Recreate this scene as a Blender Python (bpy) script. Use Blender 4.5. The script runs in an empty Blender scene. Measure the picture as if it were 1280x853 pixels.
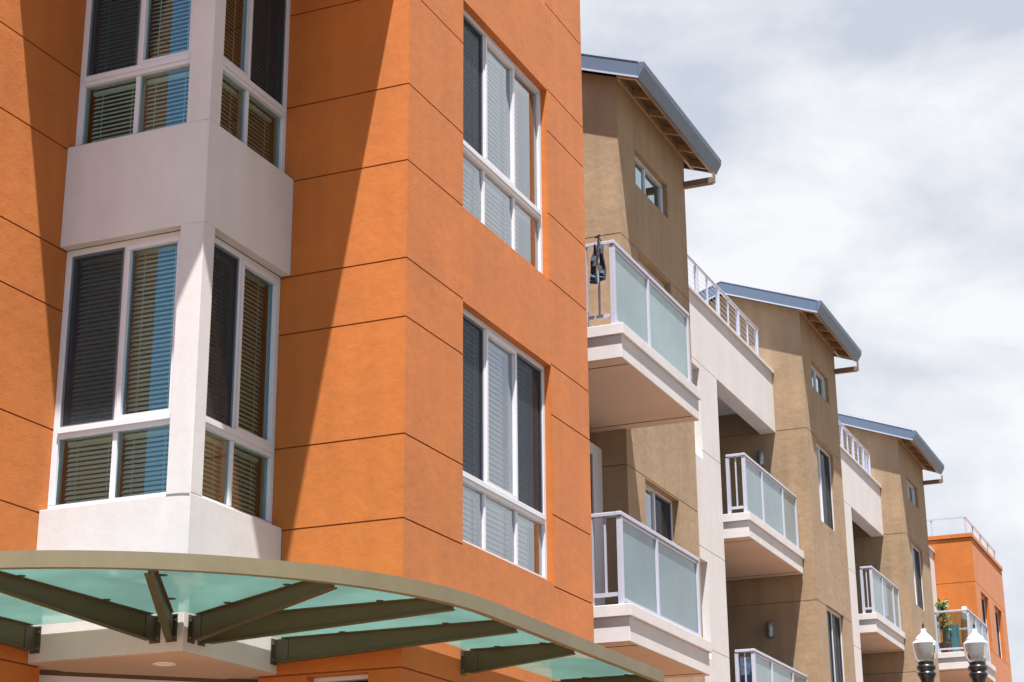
import bpy, bmesh, math, random
from mathutils import Vector, Matrix
random.seed(7)
sc = bpy.context.scene
COL = sc.collection
R = math.radians
# ---------------------------------------------------------------- camera
yaw, pitch, roll, fpx = R(23.25955939), R(18.67713617), R(-0.45446326), 2247.6247
fw = Vector((math.cos(pitch)*math.cos(yaw), math.cos(pitch)*math.sin(yaw), math.sin(pitch)))
rt0 = Vector((math.sin(yaw), -math.cos(yaw), 0)); up0 = rt0.cross(fw)
rt = math.cos(roll)*rt0 + math.sin(roll)*up0; up = -math.sin(roll)*rt0 + math.cos(roll)*up0
cd = bpy.data.cameras.new('camera'); cam = bpy.data.objects.new('camera', cd); COL.objects.link(cam)
cd.sensor_width = 36; cd.lens = fpx/1280*36; cd.clip_start = .1; cd.clip_end = 4000
cam.matrix_world = Matrix(((rt.x, up.x, -fw.x, 0), (rt.y, up.y, -fw.y, 0), (rt.z, up.z, -fw.z, 1.6), (0, 0, 0, 1)))
sc.camera = cam
# ---------------------------------------------------------------- sky, sun, exposure
KX, KY = .26, .18                      # metres the sunlight travels in X and Y per metre it falls
SUN_EL = math.atan(1/math.hypot(KX, KY)); SUN_AZ = math.atan2(-KX, -KY)   # compass angle from +Y
w = bpy.data.worlds.new('World'); sc.world = w; w.use_nodes = True
nt = w.node_tree; nt.nodes.clear()
def N(t, **k):
    n = nt.nodes.new(t)
    for a, b in k.items(): setattr(n, a, b)
    return n
out = N('ShaderNodeOutputWorld'); bgs = N('ShaderNodeBackground'); bgc = N('ShaderNodeBackground'); mix = N('ShaderNodeMixShader')
sky = N('ShaderNodeTexSky', sky_type='NISHITA', sun_disc=False, sun_elevation=SUN_EL, sun_rotation=SUN_AZ, air_density=1.0, dust_density=.6, ozone_density=1.6)
nt.links.new(sky.outputs[0], bgs.inputs[0]); bgs.inputs[1].default_value = .075
tc = N('ShaderNodeTexCoord'); mp = N('ShaderNodeMapping'); mp.inputs['Scale'].default_value = (1, 1, 2.0)
n1 = N('ShaderNodeTexNoise'); n1.inputs['Scale'].default_value = 3.3; n1.inputs['Detail'].default_value = 6; n1.inputs['Roughness'].default_value = .5; n1.inputs['Distortion'].default_value = .25
nt.links.new(tc.outputs['Generated'], mp.inputs[0]); nt.links.new(mp.outputs[0], n1.inputs[0])
dot = N('ShaderNodeVectorMath', operation='DOT_PRODUCT'); dot.inputs[1].default_value = (.80, -.60, 0)
nt.links.new(tc.outputs['Generated'], dot.inputs[0])
cov = N('ShaderNodeMath', operation='MULTIPLY_ADD'); cov.inputs[1].default_value = .42
nt.links.new(dot.outputs['Value'], cov.inputs[0]); nt.links.new(n1.outputs[0], cov.inputs[2])
rmp = N('ShaderNodeValToRGB'); rmp.color_ramp.elements[0].position = .30; rmp.color_ramp.elements[1].position = .52
nt.links.new(cov.outputs[0], rmp.inputs[0])
# cloud shades
n2 = N('ShaderNodeTexNoise'); n2.inputs['Scale'].default_value = 6.5; n2.inputs['Detail'].default_value = 8; n2.inputs['Roughness'].default_value = .52; n2.inputs['Distortion'].default_value = .25
mp2 = N('ShaderNodeMapping'); mp2.inputs['Location'].default_value = (3.1, 1.7, .4); mp2.inputs['Scale'].default_value = (1, 1, 1.7)
nt.links.new(tc.outputs['Generated'], mp2.inputs[0]); nt.links.new(mp2.outputs[0], n2.inputs[0])
crp = N('ShaderNodeValToRGB'); e = crp.color_ramp.elements
e[0].position = .37; e[0].color = (.58, .63, .73, 1); e[1].position = .60; e[1].color = (.90, .91, .945, 1)
nt.links.new(n2.outputs[0], crp.inputs[0]); nt.links.new(crp.outputs[0], bgc.inputs[0])
sx = N('ShaderNodeSeparateXYZ'); nt.links.new(tc.outputs['Generated'], sx.inputs[0])   # cloud set dimmer outside the view down the street, to cut fill light
mr = N('ShaderNodeMapRange'); mr.inputs[1].default_value = .2; mr.inputs[2].default_value = .72; mr.inputs[3].default_value = .21; mr.inputs[4].default_value = .355; nt.links.new(sx.outputs[0], mr.inputs[0]); nt.links.new(mr.outputs[0], bgc.inputs[1])
nt.links.new(rmp.outputs[0], mix.inputs[0]); nt.links.new(bgs.outputs[0], mix.inputs[1]); nt.links.new(bgc.outputs[0], mix.inputs[2]); nt.links.new(mix.outputs[0], out.inputs[0])
sd = bpy.data.lights.new('sun', 'SUN'); sd.energy = 5.0; sd.angle = R(.53); sd.color = (1, .96, .90)
sun = bpy.data.objects.new('sun', sd); COL.objects.link(sun)
sun.rotation_euler = Vector((-KX, -KY, 1)).to_track_quat('Z', 'Y').to_euler(); sun.location = (-5, -5, 40)
sc.view_settings.view_transform = 'Standard'; sc.view_settings.look = 'None'; sc.view_settings.gamma = 1
sc.view_settings.exposure = 1.56
# ---------------------------------------------------------------- materials
def mat(name, col, rough=.6, metal=0, mottle=0, mscale=1.5, bump=0, bscale=90, spec=.5, streak=0, coat=0):
    m = bpy.data.materials.new(name); m.use_nodes = True; t = m.node_tree; b = t.nodes['Principled BSDF']
    b.inputs['Base Color'].default_value = (*col, 1); b.inputs['Roughness'].default_value = rough; b.inputs['Metallic'].default_value = metal
    b.inputs['Specular IOR Level'].default_value = spec; b.inputs['Coat Weight'].default_value = coat
    if 'stucco' in name: b.inputs['Sheen Weight'].default_value = .04 if 'orange' in name else .02; b.inputs['Sheen Roughness'].default_value = .5
    co = t.nodes.new('ShaderNodeTexCoord')
    if mottle or streak:
        def noise(scale, vec=(1, 1, 1), det=5):
            mpn = t.nodes.new('ShaderNodeMapping'); mpn.inputs['Scale'].default_value = vec; t.links.new(co.outputs['Object'], mpn.inputs[0])
            n = t.nodes.new('ShaderNodeTexNoise'); n.inputs['Scale'].default_value = scale; n.inputs['Detail'].default_value = det; t.links.new(mpn.outputs[0], n.inputs[0]); return n.outputs[0]
        def rng(sock, amp):
            r = t.nodes.new('ShaderNodeMapRange'); r.inputs[1].default_value = .28; r.inputs[2].default_value = .72; r.inputs[3].default_value = 1-amp; r.inputs[4].default_value = 1+amp; t.links.new(sock, r.inputs[0]); return r.outputs[0]
        v = rng(noise(mscale), mottle)
        f = t.nodes.new('ShaderNodeMath'); f.operation = 'MULTIPLY'; t.links.new(v, f.inputs[0]); t.links.new(rng(noise(14, det=8), mottle*.45), f.inputs[1]); v = f.outputs[0]
        if streak:
            s = rng(noise(3.2, (1.6, 1.6, .16), 6), streak); f = t.nodes.new('ShaderNodeMath'); f.operation = 'MULTIPLY'; t.links.new(v, f.inputs[0]); t.links.new(s, f.inputs[1]); v = f.outputs[0]
        mx = t.nodes.new('ShaderNodeVectorMath'); mx.operation = 'SCALE'; mx.inputs[0].default_value = col; t.links.new(v, mx.inputs[3]); t.links.new(mx.outputs[0], b.inputs['Base Color'])
    if bump:
        n = t.nodes.new('ShaderNodeTexNoise'); n.inputs['Scale'].default_value = bscale; n.inputs['Detail'].default_value = 3; t.links.new(co.outputs['Object'], n.inputs[0])
        n3 = t.nodes.new('ShaderNodeTexNoise'); n3.inputs['Scale'].default_value = 7; n3.inputs['Detail'].default_value = 4; t.links.new(co.outputs['Object'], n3.inputs[0])
        a = t.nodes.new('ShaderNodeMath'); a.operation = 'MULTIPLY_ADD'; a.inputs[1].default_value = 2.5; t.links.new(n3.outputs[0], a.inputs[0]); t.links.new(n.outputs[0], a.inputs[2])
        bp = t.nodes.new('ShaderNodeBump'); bp.inputs['Strength'].default_value = bump; bp.inputs['Distance'].default_value = .006; t.links.new(a.outputs[0], bp.inputs['Height']); t.links.new(bp.outputs[0], b.inputs['Normal'])
    return m
def glassmat(name, tint=(1, 1, 1), refl=1.0, ior=1.5, base=0, rc=(.70, .91, 1)):
    m = bpy.data.materials.new(name); m.use_nodes = True; t = m.node_tree; t.nodes.clear()
    o = t.nodes.new('ShaderNodeOutputMaterial'); tr = t.nodes.new('ShaderNodeBsdfTransparent'); tr.inputs[0].default_value = (*tint, 1)
    g = t.nodes.new('ShaderNodeBsdfGlossy'); g.inputs['Roughness'].default_value = .01; g.inputs[0].default_value = (*rc, 1)   # blue-green low-e coating
    fr = t.nodes.new('ShaderNodeFresnel'); fr.inputs[0].default_value = ior
    k = t.nodes.new('ShaderNodeMath'); k.operation = 'MULTIPLY_ADD'; k.inputs[1].default_value = refl; k.inputs[2].default_value = base; k.use_clamp = True
    co = t.nodes.new('ShaderNodeTexCoord'); n = t.nodes.new('ShaderNodeTexNoise'); n.inputs['Scale'].default_value = 1.4; t.links.new(co.outputs['Object'], n.inputs[0])
    bp = t.nodes.new('ShaderNodeBump'); bp.inputs['Strength'].default_value = .25; bp.inputs['Distance'].default_value = .004; t.links.new(n.outputs[0], bp.inputs['Height']); t.links.new(bp.outputs[0], g.inputs['Normal'])
    mx = t.nodes.new('ShaderNodeMixShader'); t.links.new(fr.outputs[0], k.inputs[0]); t.links.new(k.outputs[0], mx.inputs[0]); t.links.new(tr.outputs[0], mx.inputs[1]); t.links.new(g.outputs[0], mx.inputs[2]); t.links.new(mx.outputs[0], o.inputs[0])
    return m
def frostmat(name, col, trans=.12, transl=.55, refl=1.0, mott=.05):
    m = bpy.data.materials.new(name); m.use_nodes = True; t = m.node_tree; t.nodes.clear()
    o = t.nodes.new('ShaderNodeOutputMaterial'); d = t.nodes.new('ShaderNodeBsdfDiffuse'); tl = t.nodes.new('ShaderNodeBsdfTranslucent')
    co = t.nodes.new('ShaderNodeTexCoord'); n = t.nodes.new('ShaderNodeTexNoise'); n.inputs['Scale'].default_value = 1.1; n.inputs['Detail'].default_value = 5; t.links.new(co.outputs['Object'], n.inputs[0])
    r = t.nodes.new('ShaderNodeMapRange'); r.inputs[1].default_value = .3; r.inputs[2].default_value = .7; r.inputs[3].default_value = 1-mott; r.inputs[4].default_value = 1+mott; t.links.new(n.outputs[0], r.inputs[0])
    sc_ = t.nodes.new('ShaderNodeVectorMath'); sc_.operation = 'SCALE'; sc_.inputs[0].default_value = col; t.links.new(r.outputs[0], sc_.inputs[3])
    t.links.new(sc_.outputs[0], d.inputs[0]); t.links.new(sc_.outputs[0], tl.inputs[0])
    m1 = t.nodes.new('ShaderNodeMixShader'); m1.inputs[0].default_value = transl; t.links.new(d.outputs[0], m1.inputs[1]); t.links.new(tl.outputs[0], m1.inputs[2])
    tr = t.nodes.new('ShaderNodeBsdfTransparent'); tr.inputs[0].default_value = (*[c**.5 for c in col], 1)
    m2 = t.nodes.new('ShaderNodeMixShader'); m2.inputs[0].default_value = trans; t.links.new(m1.outputs[0], m2.inputs[1]); t.links.new(tr.outputs[0], m2.inputs[2])
    g = t.nodes.new('ShaderNodeBsdfGlossy'); g.inputs['Roughness'].default_value = .04; fr = t.nodes.new('ShaderNodeFresnel'); fr.inputs[0].default_value = 1.5
    k = t.nodes.new('ShaderNodeMath'); k.operation = 'MULTIPLY'; k.inputs[1].default_value = refl; t.links.new(fr.outputs[0], k.inputs[0])
    m3 = t.nodes.new('ShaderNodeMixShader'); t.links.new(k.outputs[0], m3.inputs[0]); t.links.new(m2.outputs[0], m3.inputs[1]); t.links.new(g.outputs[0], m3.inputs[2]); t.links.new(m3.outputs[0], o.inputs[0])
    return m
def screenmat():
    m = bpy.data.materials.new('insect_mesh'); m.use_nodes = True; t = m.node_tree; t.nodes.clear()
    o = t.nodes.new('ShaderNodeOutputMaterial'); d = t.nodes.new('ShaderNodeBsdfDiffuse'); d.inputs[0].default_value = (.035, .04, .05, 1)
    tr = t.nodes.new('ShaderNodeBsdfTransparent'); mx = t.nodes.new('ShaderNodeMixShader'); mx.inputs[0].default_value = .60
    t.links.new(tr.outputs[0], mx.inputs[1]); t.links.new(d.outputs[0], mx.inputs[2]); t.links.new(mx.outputs[0], o.inputs[0]); return m
M = dict(
 orange=mat('orange_stucco', (.405, .117, .019), .8, mottle=.08, bump=.3, streak=.06, spec=.35),
 tan=mat('tan_stucco', (.275, .188, .115), .85, mottle=.11, bump=.5, streak=.10, spec=.3),
 white=mat('white_stucco', (.51, .482, .485), .8, mottle=.05, bump=.14, streak=.035, spec=.3),
 vinyl=mat('white_vinyl', (.56, .56, .60), .35, mottle=.02),
 rail=mat('white_rail_paint', (.38, .39, .47), .35, mottle=.03),
 olive=mat('olive_steel', (.062, .052, .018), .55, mottle=.06, mscale=3),
 band=mat('khaki_steel', (.15, .130, .075), .5, mottle=.07, mscale=2.5, streak=.05),
 bracket=mat('bronze_steel', (.055, .05, .03), .5, mottle=.05),
 bolt=mat('bolt_steel', (.3, .29, .26), .35, metal=.8),
 roofm=mat('blue_grey_metal', (.10, .132, .19), .45, metal=.2, mottle=.05),
 flash=mat('pale_flashing', (.42, .45, .52), .4, metal=.3),
 wood=mat('tan_painted_wood', (.33, .215, .11), .7, mottle=.06),
 brace=mat('shade_darkened_brace', (.15, .10, .065), .7, mottle=.06),  # tan wood darkened so the colour carries the eave's shade
 soff=mat('shade_dark_brown', (.09, .06, .035), .8, mottle=.08),  # dark brown with the shade of eave cavities and niches put into the colour
 slat=mat('blind_slat', (.60, .78, .74), .5),
 slatw=mat('white_blind_slat', (.80, .88, .95), .5),
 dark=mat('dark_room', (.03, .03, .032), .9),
 screen=screenmat(),
 screenframe=mat('screen_frame', (.09, .10, .13), .5),
 glass=glassmat('window_glass', (.82, .95, .90), 2.6, 1.55, 0),
 coated=glassmat('coated_window_glass', (.90, .95, .94), 2.5, 1.55, 0, (.90, .95, 1)),
 railglass=frostmat('frosted_rail_glass', (.44, .58, .62), .20, .45, 1.1, .12),
 railglass2=frostmat('blue_frosted_rail_glass', (.30, .43, .48), .26, .45, 1.3, .14),
 canglass=frostmat('canopy_glass', (.35, .52, .49), .04, .86, .9, .16),
 clearglass=glassmat('clear_rail_glass', (.70, .82, .82), 1.2, rc=(1, 1, 1)),
 underside=mat('tan_soffit', (.50, .37, .29), .85, mottle=.05),
 coping=mat('coping', (.50, .475, .48), .7, mottle=.04),
 ironblack=mat('black_cast_iron', (.012, .013, .016), .32, mottle=.1, coat=.3),
 acorn=frostmat('acorn_glass', (.50, .53, .54), .42, .45, 1.3),
 acorncap=mat('white_acrylic', (.42, .43, .45), .25),
 asphalt=mat('asphalt', (.05, .05, .052), .9, mottle=.15, bump=.6, bscale=60),
 paving=mat('concrete_paving', (.30, .18, .11), .9, mottle=.1, bump=.4),
 kerb=mat('kerb_concrete', (.42, .41, .38), .9, mottle=.1),
 earth=mat('dry_ground', (.13, .12, .09), .95, mottle=.2),
 paint=mat('road_paint', (.75, .74, .70), .7, mottle=.1),
 cloth=mat('black_cloth', (.015, .02, .035), .85, mottle=.3, mscale=9),
 clothb=mat('navy_cloth', (.05, .09, .16), .8, mottle=.4, mscale=14),
 leaf=mat('green_leaf', (.075, .15, .03), .55, mottle=.35, mscale=5),
 bark=mat('bark', (.12, .09, .06), .9, mottle=.2, mscale=8),
 pot=mat('clay_pot', (.30, .12, .07), .8),
 teal=mat('teal_canvas', (.05, .16, .20), .8, mottle=.1),
 lamp_metal=mat('brushed_sconce', (.30, .33, .38), .35, metal=.7),
 downl=mat('downlight_trim', (.85, .84, .80), .4),
)
# ---------------------------------------------------------------- mesh builder
class MB:
    def __init__(s): s.v = []; s.f = []; s.sm = []
    def add(s, vs, fs, smooth=False):
        o = len(s.v); s.v += [tuple(p) for p in vs]; s.f += [tuple(i+o for i in f) for f in fs]; s.sm += [smooth]*len(fs)
    def box(s, x0, x1, y0, y1, z0, z1):
        s.add([(x0, y0, z0), (x1, y0, z0), (x1, y1, z0), (x0, y1, z0), (x0, y0, z1), (x1, y0, z1), (x1, y1, z1), (x0, y1, z1)],
              [(0, 3, 2, 1), (4, 5, 6, 7), (0, 1, 5, 4), (1, 2, 6, 5), (2, 3, 7, 6), (3, 0, 4, 7)]); return s
    def ab(s, ax, p0, p1, u0, u1, z0, z1):          # box on a wall axis: p = depth, u = along the wall
        return s.box(u0, u1, p0, p1, z0, z1) if ax == 'Y' else s.box(p0, p1, u0, u1, z0, z1)
    def prism(s, poly, z0, z1):
        n = len(poly); area = sum(poly[i][0]*poly[(i+1) % n][1]-poly[(i+1) % n][0]*poly[i][1] for i in range(n))
        if area < 0: poly = poly[::-1]
        s.add([(x, y, z0) for x, y in poly]+[(x, y, z1) for x, y in poly], [tuple(range(n))[::-1], tuple(range(n, 2*n))]+[(i, (i+1) % n, n+(i+1) % n, n+i) for i in range(n)]); return s
    def hexa(s, b, t):
        s.add(list(b)+list(t), [(0, 3, 2, 1), (4, 5, 6, 7), (0, 1, 5, 4), (1, 2, 6, 5), (2, 3, 7, 6), (3, 0, 4, 7)]); return s
    def bar(s, a, b, wdt, z0a, z1a, z0b=None, z1b=None):     # vertical-sided bar between two plan points
        z0b = z0a if z0b is None else z0b; z1b = z1a if z1b is None else z1b
        d = Vector((b[0]-a[0], b[1]-a[1])).normalized(); n = Vector((-d.y, d.x))*wdt/2
        return s.hexa([(a[0]-n.x, a[1]-n.y, z0a), (b[0]-n.x, b[1]-n.y, z0b), (b[0]+n.x, b[1]+n.y, z0b), (a[0]+n.x, a[1]+n.y, z0a)],
                      [(a[0]-n.x, a[1]-n.y, z1a), (b[0]-n.x, b[1]-n.y, z1b), (b[0]+n.x, b[1]+n.y, z1b), (a[0]+n.x, a[1]+n.y, z1a)])
    def tube(s, a, b, r, n=8, r2=None):
        a = Vector(a); b = Vector(b); d = (b-a).normalized(); u = d.orthogonal().normalized(); v = d.cross(u); r2 = r if r2 is None else r2
        ps = [a+(u*math.cos(2*math.pi*i/n)+v*math.sin(2*math.pi*i/n))*r for i in range(n)]+[b+(u*math.cos(2*math.pi*i/n)+v*math.sin(2*math.pi*i/n))*r2 for i in range(n)]
        s.add(ps, [(i, (i+1) % n, n+(i+1) % n, n+i) for i in range(n)], True); s.add(ps, [tuple(range(n))[::-1], tuple(range(n, 2*n))]); return s
    def lathe(s, c, prof, n=32, flute=0):
        m = len(prof); vs = []
        for r, z in prof:
            for i in range(n):
                a = 2*math.pi*i/n; rr = r*(1-flute*(i % 2)) if flute else r
                vs.append((c[0]+rr*math.cos(a), c[1]+rr*math.sin(a), c[2]+z))
        s.add(vs, [(k*n+i, k*n+(i+1) % n, (k+1)*n+(i+1) % n, (k+1)*n+i) for k in range(m-1) for i in range(n)], True); return s
    def build(s, name, m, parent=None, root=None, bevel=0):
        me = bpy.data.meshes.new(name); o = (0, 0, 0)
        if root is None and parent is not None: root = parent
        while root is not None and root.parent is not None: root = root.parent
        if root is not None: o = root.location
        me.from_pydata([(x-o[0], y-o[1], z-o[2]) for x, y, z in s.v], [], s.f)
        for i, p in enumerate(me.polygons): p.use_smooth = s.sm[i]
        me.materials.append(m if not isinstance(m, str) else M[m])
        ob = bpy.data.objects.new(name, me); COL.objects.link(ob)
        if parent is not None: ob.parent = parent
        if bevel:
            bm = bmesh.new(); bm.from_mesh(me); bmesh.ops.remove_doubles(bm, verts=bm.verts, dist=1e-5)
            es = [e for e in bm.edges if len(e.link_faces) == 2 and e.calc_face_angle(0) > .6]
            bmesh.ops.bevel(bm, geom=es, offset=bevel, segments=2, affect='EDGES', profile=.5); bm.to_mesh(me); bm.free()
        return ob
def thing(name, loc, label, cat, group=None):
    o = bpy.data.objects.new(name, None); COL.objects.link(o); o.location = loc; o['label'] = label; o['category'] = cat; o.empty_display_size = .2
    if group: o['group'] = group
    return o
def tag(o, label, cat, group=None):
    o['label'] = label; o['category'] = cat
    if group: o['group'] = group
    return o
def recentre(o, loc):                              # move a single-mesh thing's origin to its base
    o.data.transform(Matrix.Translation(-Vector(loc))); o.location = loc; return o
def wall(mb, ax, plane, u0, u1, z0, z1, grooves=(), openings=(), t=.25, vj=(), nogroove=(), g=.014, gd=.022):
    us = {u0, u1}; zs = {z0, z1}
    for a, b, c, d in openings: us |= {a, b}; zs |= {c, d}
    for a, b in nogroove: us |= {a, b}
    for v in vj: us |= {v-.003, v+.003}
    for q in grooves:
        if z0 < q < z1: zs |= {q-g/2, q+g/2}
    us = sorted(u for u in us if u0 <= u <= u1); zs = sorted(z for z in zs if z0 <= z <= z1)
    for i in range(len(us)-1):
        uc = (us[i]+us[i+1])/2
        isv = any(abs(uc-v) < .0031 for v in vj) and us[i+1]-us[i] < .007
        run = None
        for k in range(len(zs)-1):
            zc = (zs[k]+zs[k+1])/2
            hole = any(a < uc < b and c < zc < d for a, b, c, d in openings)
            gr = any(abs(zc-q) < g/2+1e-4 for q in grooves) and not any(a < uc < b for a, b in nogroove)
            key = None if hole else (.008 if isv else (gd if gr else 0))
            if run and run[0] == key: run[2] = zs[k+1]
            else:
                if run and run[0] is not None: mb.ab(ax, plane+run[0], plane+t, us[i], us[i+1], run[1], run[2])
                run = [key, zs[k], zs[k+1]]
        if run and run[0] is not None: mb.ab(ax, plane+run[0], plane+t, us[i], us[i+1], run[1], run[2])
    return mb
def corner(mb, x, y, z0, z1, grooves, t=.25, g=.014, gd=.022):
    zs = [z0]+[q for q in sorted(grooves) if z0 < q < z1]+[z1]; 
    for i in range(len(zs)-1):
        a = zs[i]+(g/2 if i else 0); b = zs[i+1]-(g/2 if i < len(zs)-2 else 0)
        mb.box(x, x+t, y, y+t, a, b)
        if i < len(zs)-2: mb.box(x+gd, x+t, y+gd, y+t, b, b+g)
    return mb
def window(root, ax, plane, u0, u1, z0, z1, cols, transom=None, sash=(), screens=(), blind=True, fr=.055, th=.09, slat_m='slat', lining=True, gm='glass', tilt=-48, pitch=.040, dropu=None, cols_low=None):
    """frame with mullions at cols; transom z; sash/screens name the bays of the upper light; inward is +"""
    A = 'ab'; mb = MB(); f = fr
    mb.ab(ax, plane, plane+th, u0, u1, z1-f, z1); mb.ab(ax, plane, plane+th, u0, u1, z0, z0+f)
    mb.ab(ax, plane, plane+th, u0, u0+f, z0+f, z1-f); mb.ab(ax, plane, plane+th, u1-f, u1, z0+f, z1-f)
    zt = transom or z0
    mh = .045
    if transom:
        mb.ab(ax, plane-.012, plane+th, u0+f, u1-f, zt-mh, zt+mh)
        mb.ab(ax, plane-.022, plane-.0125, u0+f, u1-f, zt-.006, zt+mh)
    zb = zt+mh if transom else z0+f
    for c in cols: mb.ab(ax, plane+.004, plane+th, c-.02, c+.02, zb, z1-f)
    if transom:
        for c in (cols_low or cols): mb.ab(ax, plane+.008, plane+th, c-.022, c+.022, z0+f, zt-mh)
    fo = mb.build('window', 'vinyl', root, bevel=.003)
    e = [u0+f]+list(cols)+[u1-f]
    for i in range(len(e)-1):
        a, b = e[i]+(.02 if i else 0), e[i+1]-(.02 if i < len(e)-2 else 0)
        if i in sash:
            m2 = MB(); s = .038; y0, y1 = plane-.010, plane+.03
            m2.ab(ax, y0, y1, a-.012, b+.012, z1-f-s, z1-f+.008); m2.ab(ax, y0, y1, a-.012, b+.012, zb-.006, zb+s)
            m2.ab(ax, y0, y1, a-.012, a-.012+s, zb+s, z1-f-s); m2.ab(ax, y0, y1, b+.012-s, b+.012, zb+s, z1-f-s)
            m2.build('sash', 'vinyl', fo, bevel=.002)
        if i in screens:
            m2 = MB(); s = .022; y0, y1 = plane+.012, plane+.022
            m2.ab(ax, y0, y1, a, b, z1-f-s, z1-f); m2.ab(ax, y0, y1, a, b, zb, zb+s)
            m2.ab(ax, y0, y1, a, a+s, zb+s, z1-f-s); m2.ab(ax, y0, y1, b-s, b, zb+s, z1-f-s)
            so = m2.build('insect_screen', 'screenframe', fo)
            m3 = MB(); q = plane+.016
            if ax == 'Y': m3.add([(a+s, q, zb+s), (b-s, q, zb+s), (b-s, q, z1-f-s), (a+s, q, z1-f-s)], [(0, 1, 2, 3)])
            else: m3.add([(q, b-s, zb+s), (q, a+s, zb+s), (q, a+s, z1-f-s), (q, b-s, z1-f-s)], [(0, 1, 2, 3)])
            me = so.data; ms = bpy.data.meshes.new('t'); 
            # merge the mesh sheet into the screen with its own slot
            bm = bmesh.new(); bm.from_mesh(me); vs = [bm.verts.new((x-root.location.x, y-root.location.y, z-root.location.z)) for x, y, z in m3.v]
            fc = bm.faces.new(vs); fc.material_index = 1; bm.to_mesh(me); bm.free(); bpy.data.meshes.remove(ms); me.materials.append(M['screen'])
    m2 = MB(); q = plane+.030
    def sheet(mb_, a, b, c, d):
        if ax == 'Y': mb_.add([(a, q, c), (b, q, c), (b, q, d), (a, q, d)], [(0, 1, 2, 3)])
        else: mb_.add([(q, b, c), (q, a, c), (q, a, d), (q, b, d)], [(0, 1, 2, 3)])
    sheet(m2, u0+f*.6, u1-f*.6, zb-.005, z1-f*.6)
    if transom: sheet(m2, u0+f*.6, u1-f*.6, z0+f*.6, zt-mh+.005)
    m2.build('glass', gm, fo)
    bp = plane+.135
    if blind:
        m2 = MB(); cs = math.cos(R(tilt))*.024; sn = math.sin(R(tilt))*.024
        for (zA, zB, colset) in (([zb, z1-f, cols],) if not transom else ([zb, z1-f, cols], [z0+f, zt-mh, cols_low or cols])):
            ee = [u0+f]+list(colset)+[u1-f]; z = zB-.03
            while z > zA+.01:
                for i in range(len(ee)-1):
                    a, b = ee[i]+.012, ee[i+1]-.012
                    j = random.uniform(-.0015, .0015)
                    if dropu and i == len(ee)-2: b -= dropu
                    if ax == 'Y': m2.add([(a, bp-cs, z+sn+j), (b, bp-cs, z+sn+j), (b, bp+cs, z-sn+j), (a, bp+cs, z-sn+j)], [(0, 1, 2, 3)])
                    else: m2.add([(bp-cs, b, z+sn+j), (bp-cs, a, z+sn+j), (bp+cs, a, z-sn+j), (bp+cs, b, z-sn+j)], [(0, 1, 2, 3)])
                z -= pitch
            for i in range(len(ee)-1):
                for fr_ in (.22, .78):
                    c = ee[i]*(1-fr_)+ee[i+1]*fr_; m2.ab(ax, bp-.027, bp-.0255, c-.0025, c+.0025, zA, zB)
                m2.ab(ax, bp-.02, bp+.02, ee[i]+.01, ee[i+1]-.01, zB-.028, zB)
        m2.build('blind', slat_m, fo)
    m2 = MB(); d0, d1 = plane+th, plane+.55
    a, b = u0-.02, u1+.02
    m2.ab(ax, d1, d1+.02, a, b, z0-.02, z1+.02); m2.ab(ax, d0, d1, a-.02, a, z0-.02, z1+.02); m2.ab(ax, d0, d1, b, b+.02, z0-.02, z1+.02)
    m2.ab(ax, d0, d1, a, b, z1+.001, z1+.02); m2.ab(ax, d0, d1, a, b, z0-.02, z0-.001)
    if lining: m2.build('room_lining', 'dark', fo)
    return fo
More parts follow.
